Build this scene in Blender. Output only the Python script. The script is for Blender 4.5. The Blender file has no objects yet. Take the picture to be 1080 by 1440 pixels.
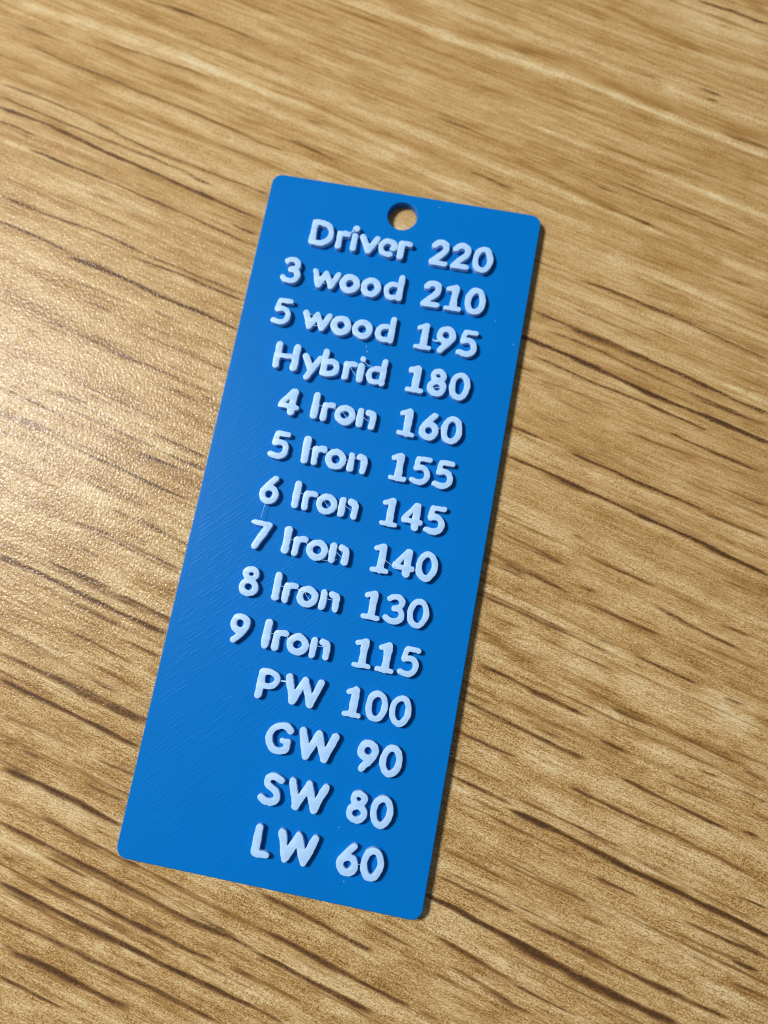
import bpy, bmesh, math, random
import numpy as np
from mathutils import Matrix, Vector

# ------------------------------------------------------------------ scene
scene = bpy.context.scene
MM = 0.001
PLATE_T = 1.3          # plate thickness, mm
PLATE_W, PLATE_H = 36.0, 87.64
LETTER_H = 0.74        # height of the raised letters, mm

# camera (phone held above the table)
cam_data = bpy.data.cameras.new('camera')
cam = bpy.data.objects.new('camera', cam_data)
scene.collection.objects.link(cam)
scene.camera = cam
RX = Vector((0.98178875, 0.188484, -0.0237621))
RY = Vector((0.18244889, -0.97034381, -0.15857265))
RZ = Vector((-0.05294581, 0.15134948, -0.98706133))
m = Matrix.Identity(4)
for i, col in enumerate((RX, -RY, -RZ)):
    for j in range(3):
        m[j][i] = col[j]
m.translation = Vector((9.9029, -12.3473, 90.737 + PLATE_T)) * MM
cam.matrix_world = m
cam_data.sensor_fit = 'VERTICAL'
cam_data.sensor_height = 36.0
cam_data.sensor_width = 27.0
cam_data.lens = 1050.0 / 1440.0 * 36.0
cam_data.clip_start = 0.005
cam_data.clip_end = 10.0
cam_data.dof.use_dof = True
cam_data.dof.focus_distance = 0.0880
cam_data.dof.aperture_fstop = cam_data.lens / 1.9

# dim even room light
world = bpy.data.worlds.new('World')
scene.world = world
world.use_nodes = True
bg = world.node_tree.nodes['Background']
bg.inputs['Color'].default_value = (0.93, 0.97, 1.0, 1.0)
bg.inputs['Strength'].default_value = 0.175

# the room's lamp: a small round lamp up to the left
LAMP_DIR = Vector((-0.97 * 0.76, 0.25 * 0.76, 1.0)).normalized()
lamp_data = bpy.data.lights.new('ceiling_lamp', 'AREA')
lamp_data.shape = 'DISK'
lamp_data.size = 0.165
lamp_data.energy = 8.0
lamp_data.color = (1.0, 0.98, 0.945)
lamp = bpy.data.objects.new('ceiling_lamp', lamp_data)
scene.collection.objects.link(lamp)
lamp.location = LAMP_DIR * 0.75 + Vector((0.0, 0.0, 0.0))
lamp.rotation_euler = (-LAMP_DIR).to_track_quat('-Z', 'Y').to_euler()

vs = scene.view_settings
vs.view_transform = 'Standard'
vs.look = 'None'
vs.exposure = 0.0
vs.gamma = 1.0
vs.use_curve_mapping = False
scene.render.film_transparent = False
scene.cycles.max_bounces = 6
scene.cycles.filter_width = 1.05

# ------------------------------------------------------------------ helpers
def link(name, mesh, mat=None, parent=None):
    o = bpy.data.objects.new(name, mesh)
    scene.collection.objects.link(o)
    if mat and not mesh.materials:
        mesh.materials.append(mat)
    if parent:
        o.parent = parent
    return o


class Nodes:
    def __init__(self, name):
        self.mat = bpy.data.materials.new(name)
        self.mat.use_nodes = True
        self.t = self.mat.node_tree
        self.bsdf = self.t.nodes['Principled BSDF']

    def new(self, kind, **kw):
        n = self.t.nodes.new(kind)
        for k, v in kw.items():
            if k in n.inputs.keys():
                n.inputs[k].default_value = v
            else:
                setattr(n, k, v)
        return n

    def ln(self, a, b):
        self.t.links.new(a, b)

    def val(self, x, sock):
        if isinstance(x, (int, float)):
            sock.default_value = x
        else:
            self.ln(x, sock)

    def math(self, op, a, b=0.0, c=0.0, clamp=False):
        n = self.t.nodes.new('ShaderNodeMath')
        n.operation = op
        n.use_clamp = clamp
        self.val(a, n.inputs[0]); self.val(b, n.inputs[1]); self.val(c, n.inputs[2])
        return n.outputs[0]

    def sstep(self, x, lo, hi, a=0.0, b=1.0):
        n = self.t.nodes.new('ShaderNodeMapRange')
        n.interpolation_type = 'SMOOTHSTEP'
        self.val(x, n.inputs['Value'])
        n.inputs['From Min'].default_value = lo
        n.inputs['From Max'].default_value = hi
        n.inputs['To Min'].default_value = a
        n.inputs['To Max'].default_value = b
        return n.outputs['Result']

    def noise(self, vec, scale, detail=2.0, rough=0.5, dist=0.0, out='Fac'):
        n = self.new('ShaderNodeTexNoise')
        n.inputs['Scale'].default_value = scale
        n.inputs['Detail'].default_value = detail
        n.inputs['Roughness'].default_value = rough
        n.inputs['Distortion'].default_value = dist
        self.ln(vec, n.inputs['Vector'])
        return n.outputs[out]

    def scaled(self, vec, sx, sy, sz, rot=0.0, off=(0, 0, 0)):
        n = self.new('ShaderNodeMapping')
        n.inputs['Scale'].default_value = (sx, sy, sz)
        n.inputs['Rotation'].default_value = (0, 0, rot)
        n.inputs['Location'].default_value = off
        self.ln(vec, n.inputs['Vector'])
        return n.outputs['Vector']

    def mix(self, f, a, b, mode='MIX'):
        n = self.t.nodes.new('ShaderNodeMix')
        n.data_type = 'RGBA'
        n.blend_type = mode
        self.val(f, n.inputs[0])
        for x, s in ((a, n.inputs[6]), (b, n.inputs[7])):
            if isinstance(x, tuple):
                s.default_value = (*x, 1.0)
            else:
                self.ln(x, s)
        return n.outputs[2]

    def bump(self, h, dist, strength=1.0, normal=None):
        n = self.t.nodes.new('ShaderNodeBump')
        n.inputs['Distance'].default_value = dist
        n.inputs['Strength'].default_value = strength
        self.ln(h, n.inputs['Height'])
        if normal:
            self.ln(normal, n.inputs['Normal'])
        return n.outputs['Normal']


def srgb(r, g, b):
    f = lambda c: (c / 255 / 12.92) if c <= 10 else ((c / 255 + 0.055) / 1.055) ** 2.4
    return (f(r), f(g), f(b))


# ------------------------------------------------------------------ table top
# Brown and pale figure of the printed wood: (width mm, strength, [(u, v) mm ...]),
# u along the grain and v across it, strength > 0 dark pore line, < 0 pale band.
STREAKS = [
    (0.44, 0.7, [(-67.8, 32.43), (-62.4, 33.0), (-52.8, 32.51), (-46.8, 32.41), (-41.7, 32.37), (-34.3, 32.17), (-27.8, 32.03)]),
    (0.38, 0.5, [(-66.8, 30.68), (-63.4, 30.77), (-61.2, 30.78)]),
    (0.35, 0.5, [(-60.7, 28.56), (-54.4, 28.68), (-48.9, 28.78), (-42.7, 28.68), (-36.2, 28.71), (-27.1, 28.27)]),
    (0.35, 0.4, [(-60.7, 28.56), (-57.8, 28.68), (-54.4, 28.68)]),
    (0.38, 0.45, [(-68.7, 34.03), (-59.2, 34.01), (-51.8, 34.11), (-46.3, 34.19), (-40.5, 34.4), (-35.1, 33.72)]),
    (0.38, 0.42, [(-69.7, 35.8), (-62.3, 36.22), (-54.6, 36.0), (-48.3, 35.25), (-41.0, 35.34), (-29.7, 35.75)]),
    (0.41, 0.3, [(-54.6, 36.0), (-51.9, 35.65)]),
    (0.44, 0.5, [(-61.3, 21.02), (-55.7, 20.85), (-50.4, 21.29), (-44.1, 21.82), (-39.5, 21.26)]),
    (0.38, 0.5, [(-59.4, 17.51), (-55.8, 17.77), (-50.2, 17.62), (-48.2, 17.22)]),
    (0.47, 0.25, [(-62.7, 23.48), (-55.2, 23.34), (-50.3, 23.21)]),
    (0.38, 0.4, [(-58.9, 47.4), (-54.9, 47.71), (-49.8, 48.09), (-42.5, 48.43)]),
    (0.38, 0.42, [(-68.8, 43.1), (-63.3, 42.22), (-56.4, 42.79), (-49.1, 42.39), (-44.1, 42.78), (-39.6, 42.59), (-32.9, 42.38)]),
    (0.53, 0.32, [(-74.8, 45.0), (-67.1, 45.04), (-63.3, 45.06)]),
    (0.5, 0.4, [(-57.4, 55.45), (-53.9, 55.94), (-46.6, 56.42), (-39.7, 56.12)]),
    (0.38, 0.3, [(-49.2, 52.8), (-44.7, 52.73), (-38.2, 53.12)]),
    (0.38, 0.5, [(-30.4, 29.97), (-26.8, 29.88)]),
    (0.35, 0.3, [(-66.9, 47.4), (-64.8, 47.88)]),
    (0.47, 0.22, [(-36.8, 29.94), (-27.2, 30.8)]),
    (0.41, 0.22, [(-71.1, 38.4), (-63.9, 39.13), (-55.4, 38.83), (-47.2, 38.85)]),
    (1.23, -0.5, [(-72.7, 48.02), (-63.6, 49.05), (-54.2, 49.4), (-46.9, 49.74), (-36.4, 49.5)]),
    (0.76, -0.4, [(-64.9, 52.21), (-55.8, 52.41), (-48.3, 52.4), (-37.9, 52.46)]),
    (0.94, -0.35, [(-75.6, 46.33), (-67.9, 46.36), (-60.2, 46.4)]),
    (1.23, -0.4, [(-56.5, 40.77), (-46.6, 41.89), (-38.8, 40.98), (-32.5, 41.42)]),
    (0.58, -0.45, [(-65.4, 28.16), (-61.8, 28.54), (-57.9, 28.3)]),
    (0.88, -0.3, [(-57.9, 24.84), (-49.1, 25.66), (-44.0, 26.38)]),
    (1.23, -0.35, [(-45.4, 46.78), (-35.2, 46.89)]),
    (0.88, -0.2, [(-72.8, 41.35), (-67.2, 41.72), (-59.3, 41.13)]),
    (1.05, -0.6, [(-31.5, 66.65), (-23.0, 67.42), (-14.0, 67.3), (-5.9, 67.59)]),
    (1.05, -0.6, [(-20.5, 71.41), (-14.1, 71.7), (-7.6, 71.66)]),
    (0.88, -0.45, [(-41.5, 59.83), (-30.7, 60.42), (-21.3, 59.68), (-12.3, 59.62), (-4.5, 59.5)]),
    (0.73, -0.42, [(-37.9, 52.46), (-28.6, 52.12), (-19.6, 52.11), (-9.0, 52.11), (1.0, 51.52)]),
    (0.82, -0.42, [(-36.3, 49.17), (-27.5, 49.83), (-20.1, 49.2), (-11.8, 48.96)]),
    (1.17, -0.45, [(-35.5, 47.54), (-27.8, 46.59), (-19.2, 47.27), (-10.4, 47.3), (-0.1, 47.65)]),
    (1.17, -0.38, [(-32.5, 41.42), (-22.1, 42.14)]),
    (0.38, 0.5, [(-29.4, 56.14), (-27.5, 55.97)]),
    (0.88, 0.3, [(-25.8, 56.13), (-17.9, 56.03), (-12.5, 56.01), (-5.6, 56.3)]),
    (0.64, 0.25, [(-36.8, 50.15), (-28.4, 50.22), (-18.6, 49.85), (-10.1, 50.5)]),
    (0.58, 0.3, [(-28.4, 47.88), (-25.0, 48.22)]),
    (0.32, 0.5, [(-32.8, 42.06), (-28.8, 42.67)]),
    (0.35, 0.42, [(-28.6, 44.66), (-21.1, 43.74)]),
    (0.41, 0.3, [(-25.1, 44.68), (-19.9, 45.02)]),
    (0.41, 0.5, [(-29.7, 35.75), (-28.2, 35.64)]),
    (0.41, 0.45, [(-4.5, 49.86), (-0.4, 49.8), (1.8, 49.62)]),
    (1.17, 0.25, [(-16.7, 69.37), (-6.6, 69.28)]),
    (0.88, 0.22, [(-34.9, 65.19), (-23.9, 65.4), (-17.1, 66.33)]),
    (0.73, 0.18, [(-38.0, 60.14), (-30.5, 59.92), (-19.5, 59.67)]),
    (0.58, 0.3, [(-11.6, 55.61), (-7.1, 55.66)]),
    (0.41, 0.3, [(-39.5, 55.78), (-37.6, 56.24)]),
    (1.17, 0.3, [(-15.0, 73.77), (-8.5, 73.71)]),
    (0.94, -0.55, [(-7.6, 71.66), (2.8, 71.98), (11.5, 71.99), (16.7, 71.72), (29.4, 72.05)]),
    (0.96, -0.65, [(-5.9, 67.59), (4.4, 68.11), (13.1, 67.98), (21.6, 67.85), (31.0, 67.78)]),
    (1.17, -0.42, [(7.5, 83.07), (13.9, 83.44), (19.3, 82.95), (25.3, 83.53)]),
    (1.32, -0.5, [(11.5, 85.23), (18.3, 85.72), (24.5, 85.6)]),
    (0.58, -0.5, [(-2.5, 59.61), (6.2, 59.55), (14.7, 59.49), (24.7, 59.73), (31.5, 59.36), (34.0, 59.57)]),
    (0.67, -0.5, [(0.7, 52.16), (9.4, 51.84), (17.8, 51.84), (26.1, 51.83), (30.0, 51.92)]),
    (1.17, -0.38, [(2.0, 48.98), (12.3, 48.69), (20.8, 49.15)]),
    (1.17, -0.25, [(14.2, 78.32), (26.9, 79.09)]),
    (0.41, 0.65, [(13.9, 86.16), (19.6, 86.71), (24.2, 86.46)]),
    (1.75, 0.5, [(18.7, 89.16), (23.4, 88.55)]),
    (0.7, 0.35, [(2.7, 81.0), (12.2, 79.05)]),
    (1.32, 0.38, [(12.3, 78.7), (26.5, 80.11)]),
    (1.46, 0.36, [(-6.8, 69.62), (-0.1, 70.52), (9.1, 69.36), (19.3, 69.53), (30.3, 69.74)]),
    (0.58, 0.3, [(24.7, 68.46), (30.6, 68.92)]),
    (0.38, 0.5, [(18.7, 73.58), (21.8, 73.72), (22.4, 73.81)]),
    (0.35, 0.6, [(20.8, 72.71), (22.1, 72.72)]),
    (0.38, 0.4, [(11.2, 72.66), (12.9, 72.8)]),
    (0.53, 0.35, [(2.5, 72.76), (3.4, 73.01)]),
    (0.41, 0.4, [(17.6, 83.82), (19.6, 83.89)]),
    (0.82, 0.36, [(-0.1, 54.09), (8.8, 53.11), (14.2, 52.47), (21.0, 52.15), (27.7, 51.83)]),
    (0.38, 0.5, [(12.3, 54.63), (13.8, 54.72)]),
    (0.41, 0.4, [(17.5, 52.47), (20.6, 52.18)]),
    (0.73, 0.26, [(7.9, 63.77), (16.5, 63.68), (25.2, 62.94), (32.4, 63.89)]),
    (0.64, 0.22, [(9.2, 60.5), (21.0, 60.72), (30.7, 61.28)]),
    (0.88, 0.15, [(-4.0, 63.24), (6.2, 63.79)]),
    (0.47, 0.65, [(11.3, 34.99), (14.6, 35.04), (19.3, 34.83), (22.8, 35.01), (27.7, 34.93), (33.0, 34.68), (37.5, 34.34), (43.2, 34.33)]),
    (0.53, 0.9, [(10.7, 31.13), (16.2, 31.32), (21.2, 31.11), (25.4, 30.95), (30.1, 30.62), (34.4, 30.88), (38.9, 30.85), (44.5, 30.72)]),
    (0.41, 0.55, [(13.7, 29.34), (18.7, 29.29), (23.6, 29.09), (27.3, 29.4), (33.1, 29.28), (37.3, 29.13)]),
    (0.38, 0.6, [(33.0, 27.04), (36.6, 26.8), (40.4, 26.83), (45.0, 26.93)]),
    (0.35, 0.4, [(11.7, 27.2), (14.5, 27.43)]),
    (0.35, 0.3, [(14.9, 26.56), (20.5, 27.18), (25.6, 27.4)]),
    (0.47, 0.45, [(13.8, 33.07), (17.8, 33.64), (20.9, 33.42), (28.5, 33.01), (33.6, 32.92), (38.1, 32.88), (43.8, 32.74)]),
    (0.38, 0.45, [(33.9, 32.34), (40.0, 32.73)]),
    (0.41, 0.42, [(13.7, 41.26), (18.6, 41.61), (23.1, 41.68)]),
    (0.41, 0.42, [(23.5, 41.65), (29.0, 41.64), (34.0, 41.23), (38.2, 41.17), (40.8, 40.96)]),
    (0.44, 0.32, [(15.3, 37.46), (20.3, 37.37), (26.7, 37.45)]),
    (0.7, 0.32, [(29.4, 37.25), (36.4, 37.28), (42.1, 37.41)]),
    (0.41, 0.25, [(23.4, 42.68), (27.5, 43.81)]),
    (0.38, 0.35, [(32.5, 49.45), (35.0, 49.67)]),
    (0.38, 0.55, [(14.6, 19.56), (18.7, 19.74)]),
    (0.38, 0.7, [(22.7, 19.5), (27.5, 19.5), (30.7, 19.44), (35.1, 19.46), (40.0, 19.57)]),
    (0.38, 0.85, [(16.2, 15.88), (20.9, 16.03), (24.8, 15.81), (29.0, 15.72), (32.2, 15.68)]),
    (0.35, 0.35, [(19.1, 22.63), (20.9, 23.08)]),
    (0.38, 0.38, [(27.3, 24.77), (31.0, 24.95), (34.7, 25.26), (36.8, 25.4)]),
    (0.35, 0.4, [(40.8, 23.07), (47.3, 23.07)]),
    (0.47, 0.25, [(17.0, 25.43), (23.6, 25.0)]),
    (1.75, -0.42, [(16.8, 45.9), (26.7, 45.95), (36.5, 45.69)]),
    (1.23, -0.38, [(17.1, 39.52), (25.6, 40.45), (33.5, 40.83)]),
    (1.17, -0.42, [(30.4, 51.58), (36.9, 51.58)]),
    (0.73, -0.38, [(37.0, 35.8), (42.7, 35.65)]),
    (1.17, -0.4, [(25.4, 18.38), (35.0, 18.1)]),
    (0.88, -0.25, [(16.5, 19.73), (21.2, 19.17)]),
    (0.64, -0.3, [(12.6, 31.14), (19.6, 30.93), (26.3, 30.32)]),
    (0.73, -0.25, [(29.7, 29.8), (39.5, 29.12)]),
    (0.64, -0.3, [(22.6, 33.15), (28.3, 33.6)]),
    (0.41, 0.7, [(-48.0, 16.92), (-43.8, 17.13), (-38.8, 17.16), (-33.7, 16.88), (-28.5, 17.04), (-23.5, 16.91)]),
    (0.38, 0.55, [(-40.4, 20.29), (-35.7, 20.75), (-30.0, 20.72), (-24.1, 20.81)]),
    (0.38, 0.4, [(-38.9, 21.37), (-32.5, 21.44), (-24.4, 21.55)]),
    (0.47, 0.28, [(-48.3, 14.04), (-42.2, 14.17), (-37.4, 14.5)]),
    (0.38, 0.5, [(-23.4, 13.58), (-22.6, 13.61)]),
    (0.47, 0.7, [(-22.6, 6.91), (-22.0, 6.93)]),
    (0.38, 0.3, [(-26.4, 6.1), (-23.8, 6.4)]),
    (0.35, 0.45, [(-47.9, -2.88), (-45.5, -2.68)]),
    (0.35, 0.5, [(-44.1, -2.73), (-39.0, -2.9), (-37.9, -3.08)]),
    (0.29, 0.6, [(-40.7, -0.46), (-38.5, -0.04), (-36.4, 0.02)]),
    (0.32, 0.5, [(-27.6, -0.17), (-24.9, 0.0), (-19.1, -0.08)]),
    (0.35, 0.5, [(-26.9, -2.91), (-23.4, -2.89), (-20.5, -2.73)]),
    (0.32, 0.5, [(-30.4, -9.24), (-27.7, -9.05)]),
    (0.41, 0.42, [(-29.6, -5.51), (-25.1, -6.19), (-19.2, -5.84)]),
    (0.32, 0.4, [(-20.8, -1.5), (-18.8, -1.3)]),
    (0.47, 0.28, [(-33.8, -2.94), (-28.4, -2.59)]),
    (1.17, 0.4, [(-43.2, -5.49), (-38.2, -5.65)]),
    (0.88, 0.25, [(-38.1, -9.02), (-30.0, -8.72)]),
    (0.58, 0.22, [(-40.6, 8.4), (-34.0, 8.11)]),
    (0.99, 0.25, [(-29.1, 4.69), (-19.8, 3.35)]),
    (0.99, 0.22, [(-34.5, 3.67), (-24.0, 2.15)]),
    (0.99, 0.15, [(-54.4, 8.73), (-43.3, 8.24), (-35.5, 8.17)]),
    (1.17, -0.35, [(-52.2, 14.52), (-41.5, 14.85), (-32.6, 14.83), (-22.9, 14.89)]),
    (0.88, -0.35, [(-36.8, 7.95), (-29.3, 8.46), (-21.2, 8.23)]),
    (1.75, -0.35, [(-35.5, 0.4), (-29.3, -0.93), (-20.9, -1.23)]),
    (1.46, -0.3, [(-49.1, -0.76), (-41.8, -1.02), (-34.6, -1.28)]),
    (0.64, 0.65, [(-37.1, -22.07), (-33.8, -21.73), (-30.3, -21.92), (-25.2, -22.0), (-20.9, -21.94), (-16.9, -22.0), (-13.6, -21.93)]),
    (0.32, 0.55, [(-31.1, -19.97), (-26.0, -19.93), (-22.1, -19.75)]),
    (0.35, 0.5, [(-20.9, -20.03), (-19.3, -19.93), (-14.6, -20.01)]),
    (0.29, 0.55, [(-30.8, -14.25), (-27.1, -14.07), (-24.8, -14.0)]),
    (0.41, 0.42, [(-24.8, -14.0), (-19.7, -14.12), (-15.7, -14.08)]),
    (0.35, 0.4, [(-27.9, -17.05), (-25.6, -16.97)]),
    (0.58, 0.5, [(-31.2, -32.53), (-28.3, -32.3), (-24.6, -32.32), (-21.7, -32.21), (-16.2, -32.61), (-11.5, -32.27)]),
    (0.5, 0.75, [(-29.6, -35.26), (-24.7, -35.15), (-19.7, -35.17), (-15.5, -35.06), (-10.6, -35.2)]),
    (0.32, 0.5, [(-24.4, -26.57), (-21.1, -26.61), (-15.7, -26.8)]),
    (0.35, 0.55, [(-17.5, -24.65), (-13.2, -24.7)]),
    (0.64, 0.38, [(-21.4, -29.11), (-16.5, -29.03), (-12.5, -29.07)]),
    (0.47, 0.3, [(-26.3, -29.19), (-24.7, -29.08)]),
    (0.53, 0.3, [(-27.5, -39.06), (-21.3, -38.33), (-17.0, -38.45)]),
    (0.41, 0.4, [(-14.0, -38.57), (-12.1, -38.45)]),
    (0.53, 0.42, [(-23.0, -41.24), (-20.2, -41.47)]),
    (0.53, 0.4, [(-26.1, -41.49), (-24.8, -41.48)]),
    (1.46, 0.3, [(-20.9, -18.1), (-14.9, -16.94)]),
    (1.17, 0.25, [(-26.0, -10.95), (-21.4, -10.81), (-16.9, -9.75)]),
    (0.88, 0.2, [(-26.5, -26.42), (-19.4, -26.0)]),
    (0.76, -0.35, [(-37.8, -19.59), (-31.8, -19.18)]),
    (0.7, -0.4, [(-18.6, -35.54), (-10.9, -35.92)]),
    (0.73, -0.28, [(-27.2, -33.67), (-17.4, -33.47)]),
    (1.11, -0.28, [(-25.1, -19.05), (-15.1, -18.98)]),
    (0.88, -0.35, [(-30.5, -33.65), (-26.2, -34.16)]),
    (0.7, -0.25, [(-23.6, -30.46), (-17.5, -30.76)]),
    (0.43, 0.95, [(32.4, 15.61), (37.3, 15.67), (41.5, 15.6), (45.3, 15.38), (50.2, 15.11)]),
    (0.46, 0.4, [(40.1, 19.14), (45.7, 19.3), (48.6, 19.46)]),
    (0.46, 0.38, [(18.2, 6.79), (22.7, 6.43), (28.1, 6.18)]),
    (0.43, 0.5, [(20.9, 3.27), (25.9, 3.22), (27.8, 3.24)]),
    (0.36, 0.5, [(30.0, 4.49), (31.9, 4.57)]),
    (0.46, 0.55, [(32.4, 3.1), (36.3, 2.78), (40.7, 3.07)]),
    (0.36, 0.5, [(26.6, 9.99), (27.8, 10.18)]),
    (0.46, 0.5, [(38.8, 6.02), (43.4, 5.81), (46.5, 5.35), (50.8, 5.46)]),
    (0.43, 0.45, [(47.3, 7.22), (50.9, 7.36)]),
    (0.32, 0.65, [(25.1, -3.31), (25.8, -3.18)]),
    (0.36, 0.3, [(20.7, -3.42), (25.2, -3.27)]),
    (0.36, 0.38, [(28.3, -3.22), (32.8, -3.23), (37.6, -3.25)]),
    (0.36, 0.5, [(38.8, -0.47), (42.1, -0.45), (45.8, -0.6), (48.0, -0.53)]),
    (0.32, 0.5, [(45.1, -0.57), (46.3, -0.38)]),
    (0.79, 0.45, [(20.9, -5.64), (24.9, -6.08), (29.0, -6.84)]),
    (0.5, 0.62, [(22.9, -9.29), (27.0, -9.1), (32.0, -9.56), (36.4, -9.38)]),
    (0.64, 0.48, [(31.5, -6.45), (37.2, -6.79), (41.6, -6.63), (46.7, -6.8), (51.8, -6.66), (55.4, -6.78)]),
    (0.39, 0.5, [(39.3, -7.48), (42.6, -7.27)]),
    (0.5, 0.58, [(22.6, -13.9), (26.0, -13.83), (31.0, -14.1), (34.7, -14.2), (38.3, -13.99)]),
    (0.43, 0.55, [(23.0, -17.4), (28.0, -17.51), (30.5, -17.26)]),
    (0.43, 0.5, [(39.1, -11.44), (42.7, -11.39)]),
    (1.29, 0.4, [(38.5, -9.9), (44.8, -9.17)]),
    (1.07, 0.36, [(26.6, -10.94), (33.3, -10.82)]),
    (0.43, 0.45, [(50.2, -0.61), (53.1, -0.57)]),
    (0.43, 0.3, [(50.7, 0.92), (55.4, 0.88)]),
    (1.07, 0.2, [(45.8, 4.27), (54.3, 4.05)]),
    (1.43, 0.22, [(17.5, 4.87), (26.2, 4.5)]),
    (2.14, -0.48, [(20.1, -1.02), (25.4, -0.9), (31.2, -1.28), (38.6, -0.94)]),
    (1.79, -0.42, [(24.2, -4.49), (28.6, -4.02), (35.9, -3.65)]),
    (2.5, -0.36, [(38.3, -4.05), (45.0, -3.2), (54.0, -3.07)]),
    (1.79, -0.48, [(47.3, -1.74), (55.4, -2.05)]),
    (1.07, -0.38, [(36.8, -8.47), (45.0, -7.96)]),
    (1.07, -0.28, [(40.1, 14.36), (49.4, 14.34)]),
    (0.86, -0.28, [(35.5, 4.89), (43.4, 5.81)]),
    (1.22, -0.35, [(24.7, -17.74), (29.5, -18.44)]),
    (0.7, 0.75, [(-23.9, -44.24), (-19.9, -43.86), (-15.7, -43.84), (-11.8, -43.81), (-8.5, -44.03)]),
    (0.58, 0.6, [(-21.5, -49.78), (-16.7, -49.61), (-11.9, -49.67), (-8.1, -49.63), (-3.6, -49.69), (-0.8, -49.66), (3.4, -49.96), (7.7, -49.34), (12.3, -49.4)]),
    (0.41, 0.4, [(-19.6, -53.02), (-17.9, -52.76)]),
    (0.58, 0.6, [(-13.9, -52.93), (-8.6, -52.86), (-4.5, -52.8), (-0.2, -52.74), (4.8, -52.67), (8.3, -52.39)]),
    (0.58, 0.8, [(-18.2, -55.64), (-14.4, -55.47), (-10.3, -55.51), (-5.5, -55.54), (-1.7, -55.14), (2.2, -55.41), (6.0, -55.12), (10.5, -55.05), (14.9, -54.75)]),
    (0.58, 0.5, [(-16.3, -58.92), (-11.8, -58.49), (-7.1, -58.51), (-2.5, -58.3), (2.0, -58.1), (6.5, -57.9), (11.1, -57.92)]),
    (0.79, 0.65, [(-13.2, -61.67), (-8.7, -61.23), (-4.0, -61.24), (1.7, -61.0)]),
    (0.58, 0.4, [(-15.0, -61.26), (-13.1, -61.33)]),
    (0.41, 0.6, [(-13.2, -64.46), (-10.1, -64.38), (-4.6, -64.23)]),
    (0.58, 0.36, [(-17.2, -46.92), (-10.1, -47.09)]),
    (0.53, 0.42, [(-14.0, -41.57), (-9.2, -41.43)]),
    (0.47, 0.4, [(-11.5, -38.33), (-9.6, -38.33)]),
    (0.58, 0.4, [(-5.5, -47.29), (-3.9, -46.81)]),
    (0.41, 0.6, [(11.1, -52.01), (13.6, -51.98)]),
    (0.88, 0.42, [(6.5, -47.06), (11.3, -47.37)]),
    (0.88, 0.35, [(-22.8, -47.44), (-19.0, -47.17)]),
    (0.58, 0.25, [(-1.4, -51.62), (1.8, -51.8)]),
    (1.23, -0.35, [(-24.1, -45.07), (-19.3, -44.92), (-11.2, -44.99)]),
    (1.17, -0.45, [(-6.4, -56.8), (-3.4, -56.52)]),
    (0.88, -0.4, [(-1.5, -56.15), (1.4, -55.65)]),
    (1.23, -0.45, [(-12.1, -66.42), (-8.4, -66.32)]),
    (0.88, -0.35, [(-18.7, -54.62), (-16.8, -54.59)]),
    (0.99, -0.25, [(-12.4, -54.52), (-0.2, -53.87)]),
    (0.76, -0.35, [(9.0, -56.19), (11.6, -56.03)]),
    (1.11, -0.25, [(-14.7, -45.72), (-10.1, -45.92)]),
    (0.88, -0.25, [(-19.9, -49.06), (-15.6, -48.78)]),
    (0.7, -0.3, [(-10.2, -64.16), (-7.8, -64.09)]),
    (0.58, 0.58, [(10.1, -43.7), (14.0, -43.56), (17.0, -43.55), (21.1, -43.87), (24.1, -43.85)]),
    (0.58, 0.65, [(13.0, -47.12), (15.7, -46.98), (20.0, -47.17), (23.3, -47.26), (26.9, -47.34), (30.4, -47.19)]),
    (0.53, 0.75, [(12.4, -49.63), (16.3, -49.47), (19.6, -49.66), (22.9, -49.62), (26.8, -49.69)]),
    (0.44, 0.65, [(15.0, -54.86), (18.5, -54.8)]),
    (0.41, 0.4, [(13.6, -52.09), (19.0, -52.02)]),
    (0.58, 0.38, [(22.1, -41.45), (26.5, -41.33), (29.0, -41.55)]),
    (0.41, 0.58, [(24.6, -22.42), (28.6, -22.37), (32.5, -22.43)]),
    (0.41, 0.52, [(27.9, -33.21), (31.8, -33.12), (37.1, -33.15)]),
    (0.53, 0.95, [(27.5, -35.55), (31.4, -35.68), (34.7, -35.69), (38.3, -35.93)]),
    (0.47, 0.55, [(30.9, -39.25), (36.1, -39.59), (40.0, -39.93)]),
    (0.41, 0.5, [(33.3, -41.42), (35.4, -41.53), (38.4, -41.74), (41.0, -42.18)]),
    (0.47, 0.42, [(32.1, -47.18), (34.4, -47.16)]),
    (0.88, 0.2, [(27.9, -29.67), (31.9, -30.06)]),
    (0.64, 0.3, [(16.2, -41.13), (20.3, -40.88)]),
    (0.76, 0.22, [(27.3, -43.15), (32.0, -43.13)]),
    (0.82, -0.55, [(27.9, -38.45), (32.7, -38.68), (39.6, -39.02)]),
    (0.73, -0.4, [(22.0, -44.55), (25.6, -44.52)]),
    (0.88, -0.35, [(32.8, -42.22), (38.6, -42.19)]),
    (1.11, -0.25, [(10.3, -45.31), (19.3, -45.25)]),
    (0.88, -0.3, [(19.3, -51.34), (25.6, -51.04)]),
    (0.53, 0.95, [(32.7, -22.92), (35.7, -22.96), (40.2, -22.92), (44.7, -23.11), (49.4, -23.18), (52.9, -23.24), (57.1, -23.19), (60.8, -23.13), (64.3, -23.3)]),
    (0.35, 0.65, [(38.0, -17.68), (41.0, -17.75), (44.0, -17.81), (48.1, -17.66)]),
    (0.35, 0.45, [(48.3, -17.54), (52.4, -17.63), (56.5, -17.84), (59.7, -17.91)]),
    (0.35, 0.7, [(43.2, -14.26), (47.7, -14.37), (51.8, -14.47), (56.4, -14.47)]),
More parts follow.
